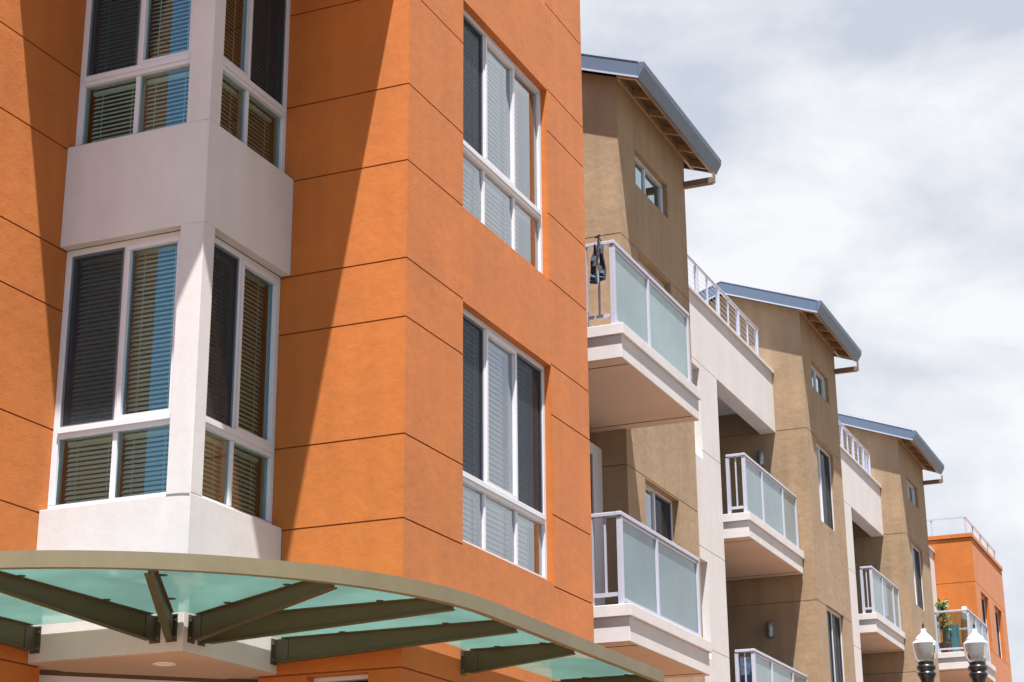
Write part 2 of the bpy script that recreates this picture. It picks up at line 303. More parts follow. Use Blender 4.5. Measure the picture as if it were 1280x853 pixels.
def balcony(root, x0, x1, yf, yb, zt, posts, rail_x0, rail_x1, rail_y, side_to, side='baluster', end_open=True, gl='railglass', slab_h=.40, nbal=1):
    """slab zt-slab_h..zt, glass railing along the front, balusters down the left side"""
    cap, lip = .13, .03
    mb = MB(); mb.box(x0, x1, yf, yb, zt-cap, zt)
    mb.box(x0+lip, x1-lip, yf+lip, yb, zt-slab_h, zt-cap)
    b = mb.build('balcony', 'white', root, bevel=.006)
    MB().box(x0+lip+.012, x1-lip-.012, yf+lip+.012, yb, zt-slab_h-.004, zt-slab_h-.0005).build('soffit', 'underside', b)
    i = .22; zz = zt-slab_h-.009
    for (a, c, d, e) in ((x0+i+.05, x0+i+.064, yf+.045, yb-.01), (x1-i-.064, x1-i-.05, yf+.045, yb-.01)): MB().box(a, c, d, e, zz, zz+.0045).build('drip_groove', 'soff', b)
    th_ = 1.02; zr = zt+th_
    r = MB(); r.bar((rail_x0-.04, rail_y), (rail_x1+.04, rail_y), .070, zr-.045, zr); r.bar((rail_x0, rail_y+.043), (rail_x0, side_to), .070, zr-.045, zr)
    if end_open: r.bar((rail_x1, rail_y+.043), (rail_x1, side_to), .070, zr-.045, zr)
    r.bar((rail_x0, rail_y), (rail_x1, rail_y), .04, zr-.085, zr-.051)
    r.build('top_rail', 'rail', b, bevel=.006)
    for p in posts: MB().box(p-.028, p+.028, rail_y-.028, rail_y+.028, zt, zr-.052).build('post', 'rail', b, bevel=.003)
    for a, c in zip(posts[:-1], posts[1:]):
        MB().box(a+.028, c-.028, rail_y-.018, rail_y+.018, zt+.045, zt+.085).build('bottom_rail', 'rail', b)
        MB().box(a+.026, c-.026, rail_y-.005, rail_y+.005, zt+.08, zr-.08).build('glass_panel', gl, b)
    if side == 'glass':
        MB().box(rail_x0-.005, rail_x0+.005, rail_y+.03, side_to-.05, zt+.12, zr-.06).build('glass_panel', 'clearglass', b)
        MB().box(rail_x0-.018, rail_x0+.018, rail_y+.028, side_to, zt+.08, zt+.12).build('bottom_rail', 'rail', b)
    else: MB().box(rail_x0-.018, rail_x0+.018, rail_y+.028, side_to, zt+.10, zt+.14).build('bottom_rail', 'rail', b)
    MB().box(rail_x0-.028, rail_x0+.028, side_to-.05, side_to+.006, zt, zr-.052).build('post', 'rail', b)
    if side == 'baluster':
        n = max(1, nbal)
        for k in range(n):
            y = rail_y+.028+(side_to-.05-rail_y-.028)*(k+1)/(n+1); MB().box(rail_x0-.011, rail_x0+.011, y-.011, y+.011, zt+.14, zr-.05).build('baluster', 'rail', b)
    if end_open: MB().box(rail_x1-.018, rail_x1+.018, rail_y+.028, side_to, zt+.10, zt+.14).build('end_rail', 'rail', b)
    return b
def sconce(root, X, y, z, m='lamp_metal', h=.26):
    s = MB(); s.box(X-.03, X+.01, y-.05, y+.05, z-h*.5, z+h*.5); s.lathe((X-.10, y, z-h/2), [(.001, 0), (.065, .005), (.065, h-.005), (.001, h)], 16)
    return s.build('wall_light', m, root)
# ---------------------------------------------------------------- ground
def struct(name, mb, m): o = mb.build(name, m); o['kind'] = 'structure'; return o
g = MB(); g.add([(-1500, -1500, -.004), (3000, -1500, -.004), (3000, 1500, -.004), (-1500, 1500, -.004)], [(0, 1, 2, 3)]); struct('ground', g, 'earth')
g = MB(); g.add([(-200, -10.5, 0), (400, -10.5, 0), (400, 1.9, 0), (-200, 1.9, 0)], [(0, 1, 2, 3)]); struct('road', g, 'asphalt')
g = MB(); g.box(-200, 400, 2.05, 60, -.05, .14); g.box(-200, 400, -14, -10.65, -.05, .14); struct('pavement', g, 'paving')
g = MB(); g.box(-200, 400, 1.9, 2.05, -.05, .15); g.box(-200, 400, -10.65, -10.5, -.05, .15); struct('kerb', g, 'kerb')
g = MB()
for i in range(-10, 40): g.box(i*4, i*4+2, -4.36, -4.24, .002, .006)
struct('lane_marking', g, 'paint')
# ================================================================= orange corner building
GZ = [1.9, 2.6, 3.73, 4.945, 5.66, 6.69, 7.225, 8.14, 8.88, 9.83, 10.32, 11.35, 12.1, 13.0]
XF, YF = 12.85, 6.5          # corner of the street facade
XL = 10.3                    # side-street facade
XE = 17.18                   # far end of the street facade
TOP = 14.3
ob = thing('apartment_building', (XF, YF+2, 0), 'bright orange stucco corner apartment building with a white two-storey window bay in its notch', 'building')
WX0, WX1 = 14.0, 16.12
mb = MB()
corner(mb, XF, YF, 0, 10.65, GZ)
mb.box(XF, XF+.25, YF, YF+.25, 10.651, TOP)
wall(mb, 'Y', YF, XF+.25, XE, 3.0, TOP, GZ, [(WX0, WX1, 4.975, 7.205), (WX0, WX1, 8.135, 10.31), (WX0, WX1, 11.3, 13.5)], .25, vj=(WX0, WX1), nogroove=((WX0, WX1),))
wall(mb, 'Y', YF, XF+.25, XE, 0, 3.0, GZ, [(WX0, WX1, .5, 2.9)], .25)
mb.build('street_wall', 'orange', ob)
mb = MB()                     # short wall facing along the street (its window is at shop level)
wall(mb, 'X', XF, YF+.25, 7.82, 0, 10.65, GZ, [(6.80, 7.36, 1.0, 3.71)], .25)
mb.box(XF+.014, XF+.25, 7.82, 9.3, 3.8, 10.65)
mb.build('notch_wall', 'orange', ob)
mb = MB()                     # wall parallel to the street on the left of the bay
corner(mb, XL, 9.07, 0, 10.65, GZ)
wall(mb, 'Y', 9.07, XL+.25, 11.62, 0, 10.65, GZ, [(10.6, 11.1, 1.0, 3.70)], .25)
mb.build('notch_wall', 'orange', ob)
mb = MB(); wall(mb, 'X', XL, 9.32, 18, 0, TOP, GZ, [(10.5, 12.6, 4.975, 7.205), (10.5, 12.6, 8.135, 10.31)], .25, vj=(10.5, 12.6), nogroove=((10.5, 12.6),)); mb.build('side_wall', 'orange', ob)
mb = MB(); mb.box(XE-.25, XE-.001, YF+.25, 12, 0, TOP-.01); mb.box(XF+.25, XE-.25, 12, 12.2, 0, TOP-.01); mb.build('end_wall', 'orange', ob)
# block filling the notch above the bay (its soffit throws the shade on the notch)
mb = MB(); mb.prism([(11.0, YF), (XF-.001, YF), (XF-.001, YF+.251), (XF+.1, YF+.251), (XF+.1, 9.3), (XL, 9.068), (XL, 7.2)], 10.65, TOP-.002); mb.build('upper_block', 'orange', ob)
mb = MB(); mb.prism([(XL+.3, 9.35), (XF+.3, 6.8), (XE-.26, 6.8), (XE-.26, 11.9), (XL+.3, 17.5)], TOP-.4, TOP-.2); mb.build('flat_roof', 'coping', ob)
for (z0, z1, tz, scr, drop) in ((4.975, 7.205, 5.60, (0, 2), .10), (8.135, 10.31, 8.84, (0,), .25), (11.3, 13.5, 12.0, (), 0)):
    window(ob, 'Y', YF+.075, WX0, WX1, z0, z1, [14.66, 15.40], tz, sash=(1,), screens=scr, slat_m='slatw', gm='coated', tilt=-72, pitch=.052, dropu=drop)
for (z0, z1, tz) in ((4.975, 7.205, 5.60), (8.135, 10.31, 8.84)): window(ob, 'X', XL+.11, 10.5, 12.6, z0, z1, [11.2, 11.9], tz, sash=(1,), screens=(0, 2), tilt=-48)
window(ob, 'X', XF+.11, 6.80, 7.36, 1.0, 3.71, [], None, blind=False, fr=.036)
window(ob, 'Y', 9.07+.11, 10.6, 11.1, 1.0, 3.70, [], None, blind=False)
window(ob, 'Y', YF+.11, WX0, WX1, .5, 2.9, [15.06], None, blind=False)
# the white bay
BX, BY = 11.455, 7.642
mb = MB()
for z0, z1 in ((3.745, 4.965), (7.235, 8.155), (10.40, 10.648)): mb.prism([(BX, BY), (12.849, BY), (12.849, BY+.1), (BX+.1, BY+.1), (BX+.1, 9.069), (BX, 9.069)], z0, z1)
for z0, z1 in ((4.965, 7.235), (8.155, 10.40)): mb.prism([(BX, BY), (11.625, BY), (11.625, BY+.14), (BX+.14, BY+.14), (BX+.14, 7.868), (BX, 7.868)], z0, z1)
bay = mb.build('bay', 'white', ob, bevel=.006)
mb = MB(); mb.prism([(BX+.1, BY+.1), (12.9, BY+.1), (13.3, 7.78), (11.55, 9.50), (BX+.1, 9.069)], 3.747, 3.85); mb.prism([(BX+.012, BY+.012), (12.848, BY+.012), (12.848, 9.068), (BX+.012, 9.068)], 3.738, 3.744); mb.build('bay_soffit', 'underside', ob)
for z0, z1, tz in ((4.965, 7.232, 5.62), (8.155, 10.40, 8.81)):
    window(ob, 'X', BX+.10, 7.868, 9.068, z0, z1, [8.46], tz, sash=(0,), screens=(1,), cols_low=[8.46], lining=False)
    window(ob, 'Y', BY+.10, 11.625, 12.848, z0, z1, [12.20], tz, sash=(1,) if z0 < 6 else (0,), screens=(0,) if z0 < 6 else (1,), lining=False)
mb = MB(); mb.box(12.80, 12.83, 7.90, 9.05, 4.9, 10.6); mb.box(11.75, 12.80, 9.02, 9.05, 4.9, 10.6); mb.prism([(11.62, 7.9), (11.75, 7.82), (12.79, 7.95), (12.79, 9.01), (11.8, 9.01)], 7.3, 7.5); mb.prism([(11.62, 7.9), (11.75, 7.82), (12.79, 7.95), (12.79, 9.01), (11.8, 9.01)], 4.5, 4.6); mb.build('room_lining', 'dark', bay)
mb = MB(); mb.lathe((11.93, 8.12, 3.735), [(.001, .002), (.07, .002), (.075, -.003), (.09, -.002), (.092, .012)], 24); mb.build('downlight', 'downl', ob)
# corner entrance wall under the bay
def dg(s, dpt): return (11.62+s*.7071+dpt*.7071, 9.38-s*.7071+dpt*.7071)
def dbar(mb, s0, s1, d0, d1, z0, z1): mb.prism([dg(s0, d0), dg(s1, d0), dg(s1, d1), dg(s0, d1)], z0, z1)
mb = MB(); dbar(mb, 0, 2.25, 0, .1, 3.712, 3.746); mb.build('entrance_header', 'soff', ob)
mb = MB()
for a, b, c, d in ((.05, 2.2, 3.635, 3.708), (.05, 2.2, .15, .25)): dbar(mb, a, b, .02, .1, c, d)
for a in (.05, .75, 1.45, 2.13): dbar(mb, a, a+.07, .02, .1, .25, 3.635)
dbar(mb, .12, 2.13, .02, .1, 2.4, 2.48)
ef = mb.build('entrance_door', 'vinyl', ob)
mb = MB(); dbar(mb, .1, 2.15, .055, .065, .2, 3.6); mb.build('glass', 'glass', ef)
mb = MB(); dbar(mb, -.1, 2.3, .6, .65, .14, 3.74); mb.build('lobby_lining', 'dark', ef)
# ================================================================= canopy
cn = thing('glass_canopy', (11.45, 7.64, 3.74), 'curved aqua glass entrance canopy on olive steel beams wrapping round the orange corner', 'canopy')
CC, CR = (12.12, 8.51), 3.10
def arc(a): return (CC[0]+CR*math.cos(R(a)), CC[1]+CR*math.sin(R(a)))
path = [(16.12, 5.41)]+[(15.2, 5.41), (14.2, 5.41), (13.1, 5.41)]+[arc(a) for a in range(270, 179, -3)]+[(9.02, 9.6), (9.02, 11.5)]
def offs(p, d):
    r = []
    for i in range(len(p)):
        a = Vector(p[max(i-1, 0)]); b = Vector(p[min(i+1, len(p)-1)]); t = (b-a).normalized(); n = Vector((t.y, -t.x)); r.append((p[i][0]+n.x*d, p[i][1]+n.y*d))
    return r
inn = offs(path, .06); lip_i = offs(path, .012)
ZB0, ZB1 = 3.945, 4.055
def strip(mb, A_, B_, z0, z1):
    n = len(A_); vs = []
    for (a, b) in zip(A_, B_): vs += [(a[0], a[1], z0), (b[0], b[1], z0), (b[0], b[1], z1), (a[0], a[1], z1)]
    fs = [(k*4+j, k*4+(j+1) % 4, (k+1)*4+(j+1) % 4, (k+1)*4+j) for k in range(n-1) for j in range(4)]+[(0, 1, 2, 3), (4*n-4, 4*n-3, 4*n-2, 4*n-1)]
    mb.add(vs, fs)
mb = MB(); strip(mb, path, lip_i, ZB0, ZB1); strip(mb, lip_i, inn, ZB0, ZB0+.010); strip(mb, lip_i, inn, ZB1-.012, ZB1-.002); mb.build('edge_band', 'band', cn)
def hit(a, d):                  # where a beam from a along d meets the band
    a = Vector(a); d = Vector(d).normalized(); best = None
    for p, q in zip(inn[:-1], inn[1:]):
        p = Vector(p); e = Vector(q)-p; den = d.x*e.y-d.y*e.x
        if abs(den) < 1e-9: continue
        t = ((p.x-a.x)*e.y-(p.y-a.y)*e.x)/den; s = ((p.x-a.x)*d.y-(p.y-a.y)*d.x)/den
        if t > 0 and -1e-6 <= s <= 1+1e-6 and (best is None or t < best): best = t
    return a+d*(best if best else 1)
beams = [((16.06, 6.47), (0, -1)), ((14.0, 6.47), (0, -1)), ((12.78, 7.61), (0, -1)), ((11.70, 7.61), (0, -1)), ((11.56, 7.61), (-.486, -.874)), ((11.42, 7.74), (-.868, -.497)), ((11.42, 7.89), (-1, 0)), ((11.42, 9.0), (-1, 0)), ((10.27, 10.4), (-1, 0))]
ends = []
for k, (a, d) in enumerate(beams):
    e_ = hit(a, d); ends.append(e_); dv = Vector(d).normalized(); a2 = Vector(a)+dv*.05; e2 = e_-dv*.005
    T = 4.028
    m_ = MB(); m_.bar(a2, e2, .010, T-.195, T-.009, T-.098, T-.009)
    m_.bar(a2, e2, .055, T-.009, T); m_.bar(a2, e2, .055, T-.205, T-.195, T-.108, T-.098)
    bo = m_.build('beam', 'olive', cn)
    m_ = MB(); L = (e2-a2).length
    nn = Vector((-dv.y, dv.x))
    for f_ in (.28, .72):
        c = a2+dv*L*f_
        for sgn in (-1, 1): MB().lathe((c.x+nn.x*.05*sgn, c.y+nn.y*.05*sgn, T-.006), [(.001, 0), (.028, 0), (.03, .006), (.001, .0065)], 10).build('glass_clamp', 'bracket', bo)
    m_ = MB(); wa = Vector(a)
    wn = Vector((0, -1)) if k < 5 else Vector((-1, 0)); wt = Vector((1, 0)) if k < 5 else Vector((0, 1))
    b0 = wa-wn*(.03-.002)
    m_.bar(b0-wt*.045, b0+wt*.045, .014, T-.215, T-.005)
    c_ = b0+wn*.05
    m_.bar(b0, a2+dv*.06, .022, T-.20, T-.012)
    br_ = m_.build('bracket', 'bracket', cn)
    m_ = MB()
    for sgn in (-1, 1):
        for zz in (T-.18, T-.05):
            p = b0+wt*.034*sgn+wn*.007; q = p+wn*.014; MB().tube((p.x, p.y, zz), (q.x, q.y, zz), .009, 6).build('bolt', 'bolt', br_)
# panes: one between each pair of beams
def pathseg(p, q, line):        # points of line between the ends p and q
    def param(pt):
        best = (1e9, 0)
        for i in range(len(line)-1):
            a = Vector(line[i]); e = Vector(line[i+1])-a; t = max(0, min(1, (Vector(pt)-a).dot(e)/e.length_squared)); d = (a+e*t-Vector(pt)).length
            if d < best[0]: best = (d, i+t)
        return best[1]
    a, b = param(p), param(q); return [line[i] for i in range(len(line)) if a+.02 < i < b-.02]
gap = .018; zg0, zg1 = 4.030, 4.042
wallpts = {0: [(14.0, YF-gap), (16.11, YF-gap)], 1: [(12.78, 7.64-gap), (XF-gap, 7.64-gap), (XF-gap, YF-gap), (14.0, YF-gap)]}
def pane(k, inner):
    e0, e1 = ends[k], ends[k+1]; seg = pathseg(e0, e1, inn)
    poly = [tuple(e0)]+seg+[tuple(e1)]+inner
    c = Vector((sum(p[0] for p in poly)/len(poly), sum(p[1] for p in poly)/len(poly)))
    poly = [tuple(Vector(p)+(c-Vector(p)).normalized()*.004) for p in poly]
    m_ = MB(); m_.prism(poly, zg0, zg1); m_.build('glass_pane', 'canglass', cn)
YW = BY-gap; XW = BX-gap
pane(0, [(14.0, YF-gap), (16.06, YF-gap)])
pane(1, [(12.78, YW), (XF-gap, YW), (XF-gap, YF-gap), (14.0, YF-gap)])
pane(2, [(11.70, YW), (12.78, YW)])
pane(3, [(11.56, YW), (11.70, YW)])
pane(4, [(XW, 7.75), (XW, YW), (11.56, YW)])
pane(5, [(XW, 7.89), (XW, 7.75)])
pane(6, [(XW, 9.0), (XW, 7.89)])
pane(7, [(XL-gap, 10.4), (XL-gap, 9.06-gap), (XW, 9.06-gap), (XW, 9.0)])
# ================================================================= tan towers
def tower(name_label, XT, XR, YT, tall, small=(11.5, 12.03), group='tan towers with pitched roofs', ybk=3.2):
    t = thing('tower_block', (XT, YT, 0), name_label, 'building', group)
    zt = 12.80
    wx0, wx1 = XT+.68, XT+.68+1.38 if XT < 25 else XT+.68+1.30
    ops = [(wx0, wx1, small[0], small[1])]+[(wx0, wx1, a, b) for a, b in tall]
    mb = MB(); corner(mb, XT, YT, 0, zt, [1.1, 4.24, 7.38, 10.53], .3, g=.012); wall(mb, 'Y', YT, XT+.3, XR, 0, zt, [1.1, 4.24, 7.38, 10.53], ops, .3, g=.012); mb.build('front_wall', 'tan', t)
    mb = MB(); wall(mb, 'X', XT, YT+.3, YT+ybk, 0, 12.4, [1.1, 4.24, 7.38, 10.53], (), .3, g=.012)
    RD = 1.42                                       # ridge this far behind the street face
    def gable(xa, xb):                              # wall tops following the pitched roof
        k = .3; zr_ = 12.8+.36*RD; ze = zr_-.36*(ybk-RD)
        mb.hexa([(xa, YT, 12.801), (xb, YT, 12.801), (xb, YT+k, 12.801), (xa, YT+k, 12.801)], [(xa, YT, 12.803), (xb, YT, 12.803), (xb, YT+k, 12.8+.36*k), (xa, YT+k, 12.8+.36*k)])
        mb.hexa([(xa, YT+k, 12.4), (xb, YT+k, 12.4), (xb, YT+RD, 12.4), (xa, YT+RD, 12.4)], [(xa, YT+k, 12.8+.36*k), (xb, YT+k, 12.8+.36*k), (xb, YT+RD, zr_), (xa, YT+RD, zr_)])
        mb.hexa([(xa, YT+RD, 12.4), (xb, YT+RD, 12.4), (xb, YT+ybk, 12.4), (xa, YT+ybk, 12.4)], [(xa, YT+RD, zr_), (xb, YT+RD, zr_), (xb, YT+ybk, ze), (xa, YT+ybk, ze)])
    gable(XT, XT+.3); mb.box(XR-.3, XR, YT+.301, YT+ybk, 0, 12.4); gable(XR-.3, XR)
    mb.box(XT+.3, XR-.3, YT+ybk-.3, YT+ybk-.001, 0, 12.5)
    mb.box(XT+.001, XR-.001, YT+ybk+.001, 14, 0, 11.3)
    mb.build('side_wall', 'tan', t)
    # shed roof rising away from the street
    x0, x1, y0, y1 = XT-.20, XR+.40, YT-.38, YT+ybk+.3; s = .36
    def zu(y, x=0): return 12.80+s*(y-YT)
    fh = .15
    yr_ = YT+RD
    def slab(mb, a, b, c, d, lo, hi):
        if d > yr_ > c:
            slab(mb, a, b, c, yr_, lo, hi); f = lambda y: zu(yr_)-s*(y-yr_)
            mb.hexa([(a, yr_, f(yr_)+lo), (b, yr_, f(yr_)+lo), (b, d, f(d)+lo), (a, d, f(d)+lo)], [(a, yr_, f(yr_)+hi), (b, yr_, f(yr_)+hi), (b, d, f(d)+hi), (a, d, f(d)+hi)]); return
        mb.hexa([(a, c, zu(c)+lo), (b, c, zu(c)+lo), (b, d, zu(d)+lo), (a, d, zu(d)+lo)], [(a, c, zu(c)+hi), (b, c, zu(c)+hi), (b, d, zu(d)+hi), (a, d, zu(d)+hi)])
    mb = MB(); slab(mb, x0+.03, x1-.03, y0+.03, y1, .10, .155); rf = mb.build('roof', 'roofm', t)
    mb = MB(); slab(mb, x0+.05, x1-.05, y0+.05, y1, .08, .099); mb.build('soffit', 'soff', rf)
    mb = MB(); slab(mb, x0, x0+.035, y0+.001, y1, -.025, .20); slab(mb, x1-.035, x1, y0+.001, y1, -.025, .20)
    za = zu(y0); mb.box(x0+.036, x1-.036, y0, y0+.035, za-.04, za+.195); 
    mb.hexa([(x0, y0-.004, za-.04), (x1, y0-.004, za-.04), (x1, y0-.001, za-.04), (x0, y0-.001, za-.04)], [(x0, y0-.085, za+.10), (x1, y0-.085, za+.10), (x1, y0-.001, za+.10), (x0, y0-.001, za+.10)]); mb.hexa([(x0, y0-.085, za+.101), (x1, y0-.085, za+.101), (x1, y0-.001, za+.101), (x0, y0-.001, za+.101)], [(x0, y0-.095, za+.185), (x1, y0-.095, za+.185), (x1, y0-.001, za+.20), (x0, y0-.001, za+.20)])
    mb.build('gutter_fascia', 'roofm', rf, bevel=.004)
    mb = MB(); slab(mb, x0-.008, x0+.0345, y0-.006, y1, .201, .215); slab(mb, x0-.012, x0-.001, y0-.006, y1, -.045, -.018); mb.build('flashing', 'flash', rf)
    mb = MB(); n = 6
    for i in range(n):
        xx = x0+.10+(x1-x0-.3)*i/(n-1); m9 = MB(); slab(m9, xx, xx+.045, y0+.076, YT-.052, -.03, .078); m9.build('rafter', 'wood', rf)
    slab(mb, x0+.05, x1-.05, y0+.04, y0+.075, -.045, .077); slab(mb, XT, x1-.05, YT-.05, YT-.004, -.035, .076)
    mb.build('eave_trim', 'wood', rf)

    mb = MB(); mb.box(XR-.06, XR+.03, YT-.44, YT-.002, 12.31, 12.40); mb.box(XR-.01, XR+.04, YT-.47, YT-.4405, 12.33, 12.50); mb.build('brace', 'brace', rf)
    window(t, 'Y', YT+.07, wx0, wx1, small[0], small[1], [wx0+.62], None, blind=False, fr=.04)
    for j, (a, b) in enumerate(tall):
        if XT < 25: window(t, 'Y', YT+.10, wx0, wx1, a, b, [wx0+.66], None, screens=(1,), tilt=-45, sash=(), fr=.035, gm='coated')
        else: window(t, 'Y', YT+.06, wx0, wx1, a, b, [wx0+(.60 if j % 2 else .48)], None, screens=(1,) if j % 2 == 0 else (0, 1), blind=(j % 2 == 0), sash=(), fr=.045, gm='coated')
    return t
T1 = tower('tan tower block beside the orange wall, nearest of the pitched-roof towers', 20.77, 23.68, 7.36, [(8.95, 10.50), (5.82, 7.36), (2.6, 4.2)])
T2 = tower('middle tan tower block with a blue-grey pitched roof between the two white sections', 31.0, 33.65, 7.52, [(8.95, 10.49), (5.75, 7.41), (2.6, 4.2)])
T3 = tower('farthest tan tower block with a pitched roof, next to the small orange block', 40.55, 43.45, 7.71, [(9.0, 10.49), (5.75, 7.41), (2.6, 4.2)])
# recess between the orange block and the first tower
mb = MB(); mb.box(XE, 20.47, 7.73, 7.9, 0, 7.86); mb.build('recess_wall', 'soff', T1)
mb = MB(); mb.box(XE, 20.769, 9.3, 9.5, 7.86, 10.4); mb.build('recess_wall', 'tan', T1)
mb = MB(); mb.box(20.40, 20.72, 7.68, 7.729, 5.0, 7.6); mb.box(17.6, 20.40, 7.68, 7.729, 7.45, 7.6); mb.build('door_frame', 'vinyl', T1)
mb = MB(); mb.box(17.6, 20.40, 7.70, 7.725, 5.0, 7.45); mb.build('door', 'dark', T1)
for zt in (8.25, 5.08): balcony(T1, 17.98, 20.85, 6.375, 7.72 if zt < 6 else 9.3, zt, [18.04, 19.22, 20.74], 18.04, 20.74, 6.50, 6.86, nbal=1, end_open=True, gl='railglass' if zt > 6 else 'railglass2')
# ================================================================= white sections
def white_block(label, X0, X1, YW_, xo, floors, posts, group='white stucco sections between the towers', notch=None):
    t = thing('building_section', (X0, YW_, 0), label, 'building', group)
    mb = MB(); ops = [(xo, X1, -1, 10.5)]
    if notch: ops += [(notch[0], notch[1], z, z+1.5) for z in (8.9, 5.75)]
    wall(mb, 'Y', YW_, X0+.001, X1-.001, 0, 11.62, [2.9, 4.4, 5.9, 7.45, 9.05, 10.5], ops, .28, g=.010)
    mb.build('front_wall', 'white', t)
    mb = MB(); mb.box(X0+.001, X1-.001, YW_-.04, YW_+.32, 11.622, 11.68); mb.build('coping', 'coping', t, bevel=.005)
    mb = MB(); mb.box(X0+.001, X1-.001, 10.0, 10.2, 0, 11.1); mb.box(xo-.3, xo-.002, YW_+.281, 10.0, 0, 10.949); mb.build('niche_wall', 'soff', t)  # niche walls coloured dark to paint in the depth of their shade
    mb = MB(); mb.box(X0+.001, X1-.001, YW_+.281, 10.0, 10.95, 11.1); mb.build('niche_ceiling', 'white', t)
    mb = MB(); mb.box(X0+.001, X1-.001, YW_+.33, 10.9, 11.3, 11.4); mb.build('terrace_deck', 'coping', t)
    if notch:
        for z in (8.9, 5.75): window(t, 'Y', YW_+.14, notch[0], notch[1], z, z+1.5, [(notch[0]+notch[1])/2], None, blind=True, fr=.05)
    yr = YW_+.12; zr = 12.36; zc = 11.681
    mb = MB(); mb.tube((X0+.01, yr, zr), (X1-.45, yr, zr), .030, 10)
    rl = mb.build('terrace_rail', 'rail', t)
    px = posts; 
    for i, p in enumerate(px): MB().box(p-.025, p+.025, yr-.03, yr+.03, zc, zr-.03).build('post', 'rail', rl)
    for a, b in zip(px[:-1], px[1:]): MB().box((a+b)/2-.012, (a+b)/2+.012, yr-.015, yr+.015, zc, zr-.03).build('baluster', 'rail', rl)
    mb = MB()
    for k in range(6): z = zc+.09+k*.095; mb.tube((X0+.01, yr, z), (px[-1], yr, z), .0035, 5)
    mb.build('cable', 'flash', rl)
    return t
S1 = white_block('white stucco section between nearest and middle tan towers, with a terrace railing', 23.68, 31.0, 8.10, 27.39, 3, [24.5, 25.7, 26.88, 28.08, 29.28, 30.48], notch=(25.05, 26.45))
S2 = white_block('white stucco section between the middle and farthest tan towers, with a terrace railing', 33.65, 40.55, 8.20, 37.35, 3, [34.2, 35.3, 36.4, 37.45, 38.5, 39.5, 40.1])
S3 = thing('building_section', (43.45, 8.2, 0), 'thin white stucco sliver between the farthest tan tower and small orange block', 'building', 'white stucco sections between the towers')
mb = MB(); wall(mb, 'Y', 8.2, 43.46, 46.79, 0, 11.3, [5.9, 9.05], [(43.9, 45.9, 8.3, 10.3)], .28); mb.build('front_wall', 'white', S3)
mb = MB(); mb.box(43.46, 46.79, 8.16, 8.5, 11.302, 11.36); mb.build('coping', 'coping', S3)
window(S3, 'Y', 8.3, 43.9, 45.9, 8.3, 10.3, [44.9], None, blind=False)
for zt in (8.25, 5.05): balcony(S1, 27.56, 30.995, 7.70, 10.0, zt, [27.70, 28.72, 30.03, 30.93], 27.70, 30.93, 7.80, 8.09, end_open=False)
for zt in (8.25, 5.05): balcony(S2, 37.66, 40.545, 7.88, 10.0, zt, [37.78, 38.80, 39.90, 40.48], 37.78, 40.48, 7.97, 8.19, end_open=False)
balcony(S3, 43.80, 46.785, 6.88, 8.2, 8.25, [43.92, 44.9, 45.8, 46.66], 43.92, 46.66, 7.0, 7.80, side='glass', end_open=True)
sconce(T2, 31.0, 8.37, 10.03); sconce(T2, 31.0, 8.37, 6.90); sconce(T3, 40.55, 8.45, 6.9)
# ================================================================= far orange block
X4, Y4 = 46.8, 7.2
O4 = thing('apartment_building', (X4, Y4, 0), 'small orange stucco block with a flat roof at the far end of the row', 'building')
mb = MB(); wv = [(47.55, 48.75, 8.95, 10.36), (49.75, 50.95, 8.95, 10.36), (49.75, 50.95, 5.8, 7.25), (47.55, 48.75, 5.8, 7.25)]
corner(mb, X4, Y4, 0, 11.62, [4.2, 7.33, 10.47], .3, g=.014); wall(mb, 'Y', Y4, X4+.3, 51.75, 0, 11.62, [4.2, 7.33, 8.93, 10.47], wv, .3, g=.014); wall(mb, 'X', X4, Y4+.3, 11, 0, 11.62, [4.2, 7.33, 10.47], (), .3, g=.014)
mb.box(51.45, 51.75, Y4+.301, 11, 0, 11.62); mb.build('wall', 'orange', O4)
mb = MB(); mb.box(X4-.03, 51.78, Y4-.03, Y4+.34, 11.64, 11.74); mb.box(X4-.03, X4+.34, Y4+.34, 11, 11.64, 11.74); mb.build('cornice', 'orange', O4)
mb = MB(); mb.box(X4+.3, 51.4, Y4+.34, 10.9, 11.3, 11.4); mb.build('flat_roof', 'coping', O4)
for (a, b, c, d) in wv: window(O4, 'Y', Y4+.10, a, b, c, d, [(a+b)/2], None, screens=(1,), blind=True)
mb = MB(); zr = 12.2; mb.box(X4+.02, 51.6, Y4+.10, Y4+.15, zr-.04, zr); mb.box(X4+.02, X4+.07, Y4+.15, 10.8, zr-.04, zr)
rl = mb.build('roof_rail', 'rail', O4)
for x in (46.85, 48.0, 49.2, 50.4, 51.55): MB().box(x-.02, x+.02, Y4+.105, Y4+.145, 11.74, zr-.04).build('post', 'rail', rl)
for y in (8.2, 9.3): MB().box(X4+.03, X4+.06, y-.02, y+.02, 11.74, zr-.04).build('post', 'rail', rl)
sconce(O4, X4, 7.52, 9.66, 'acorncap', .32)
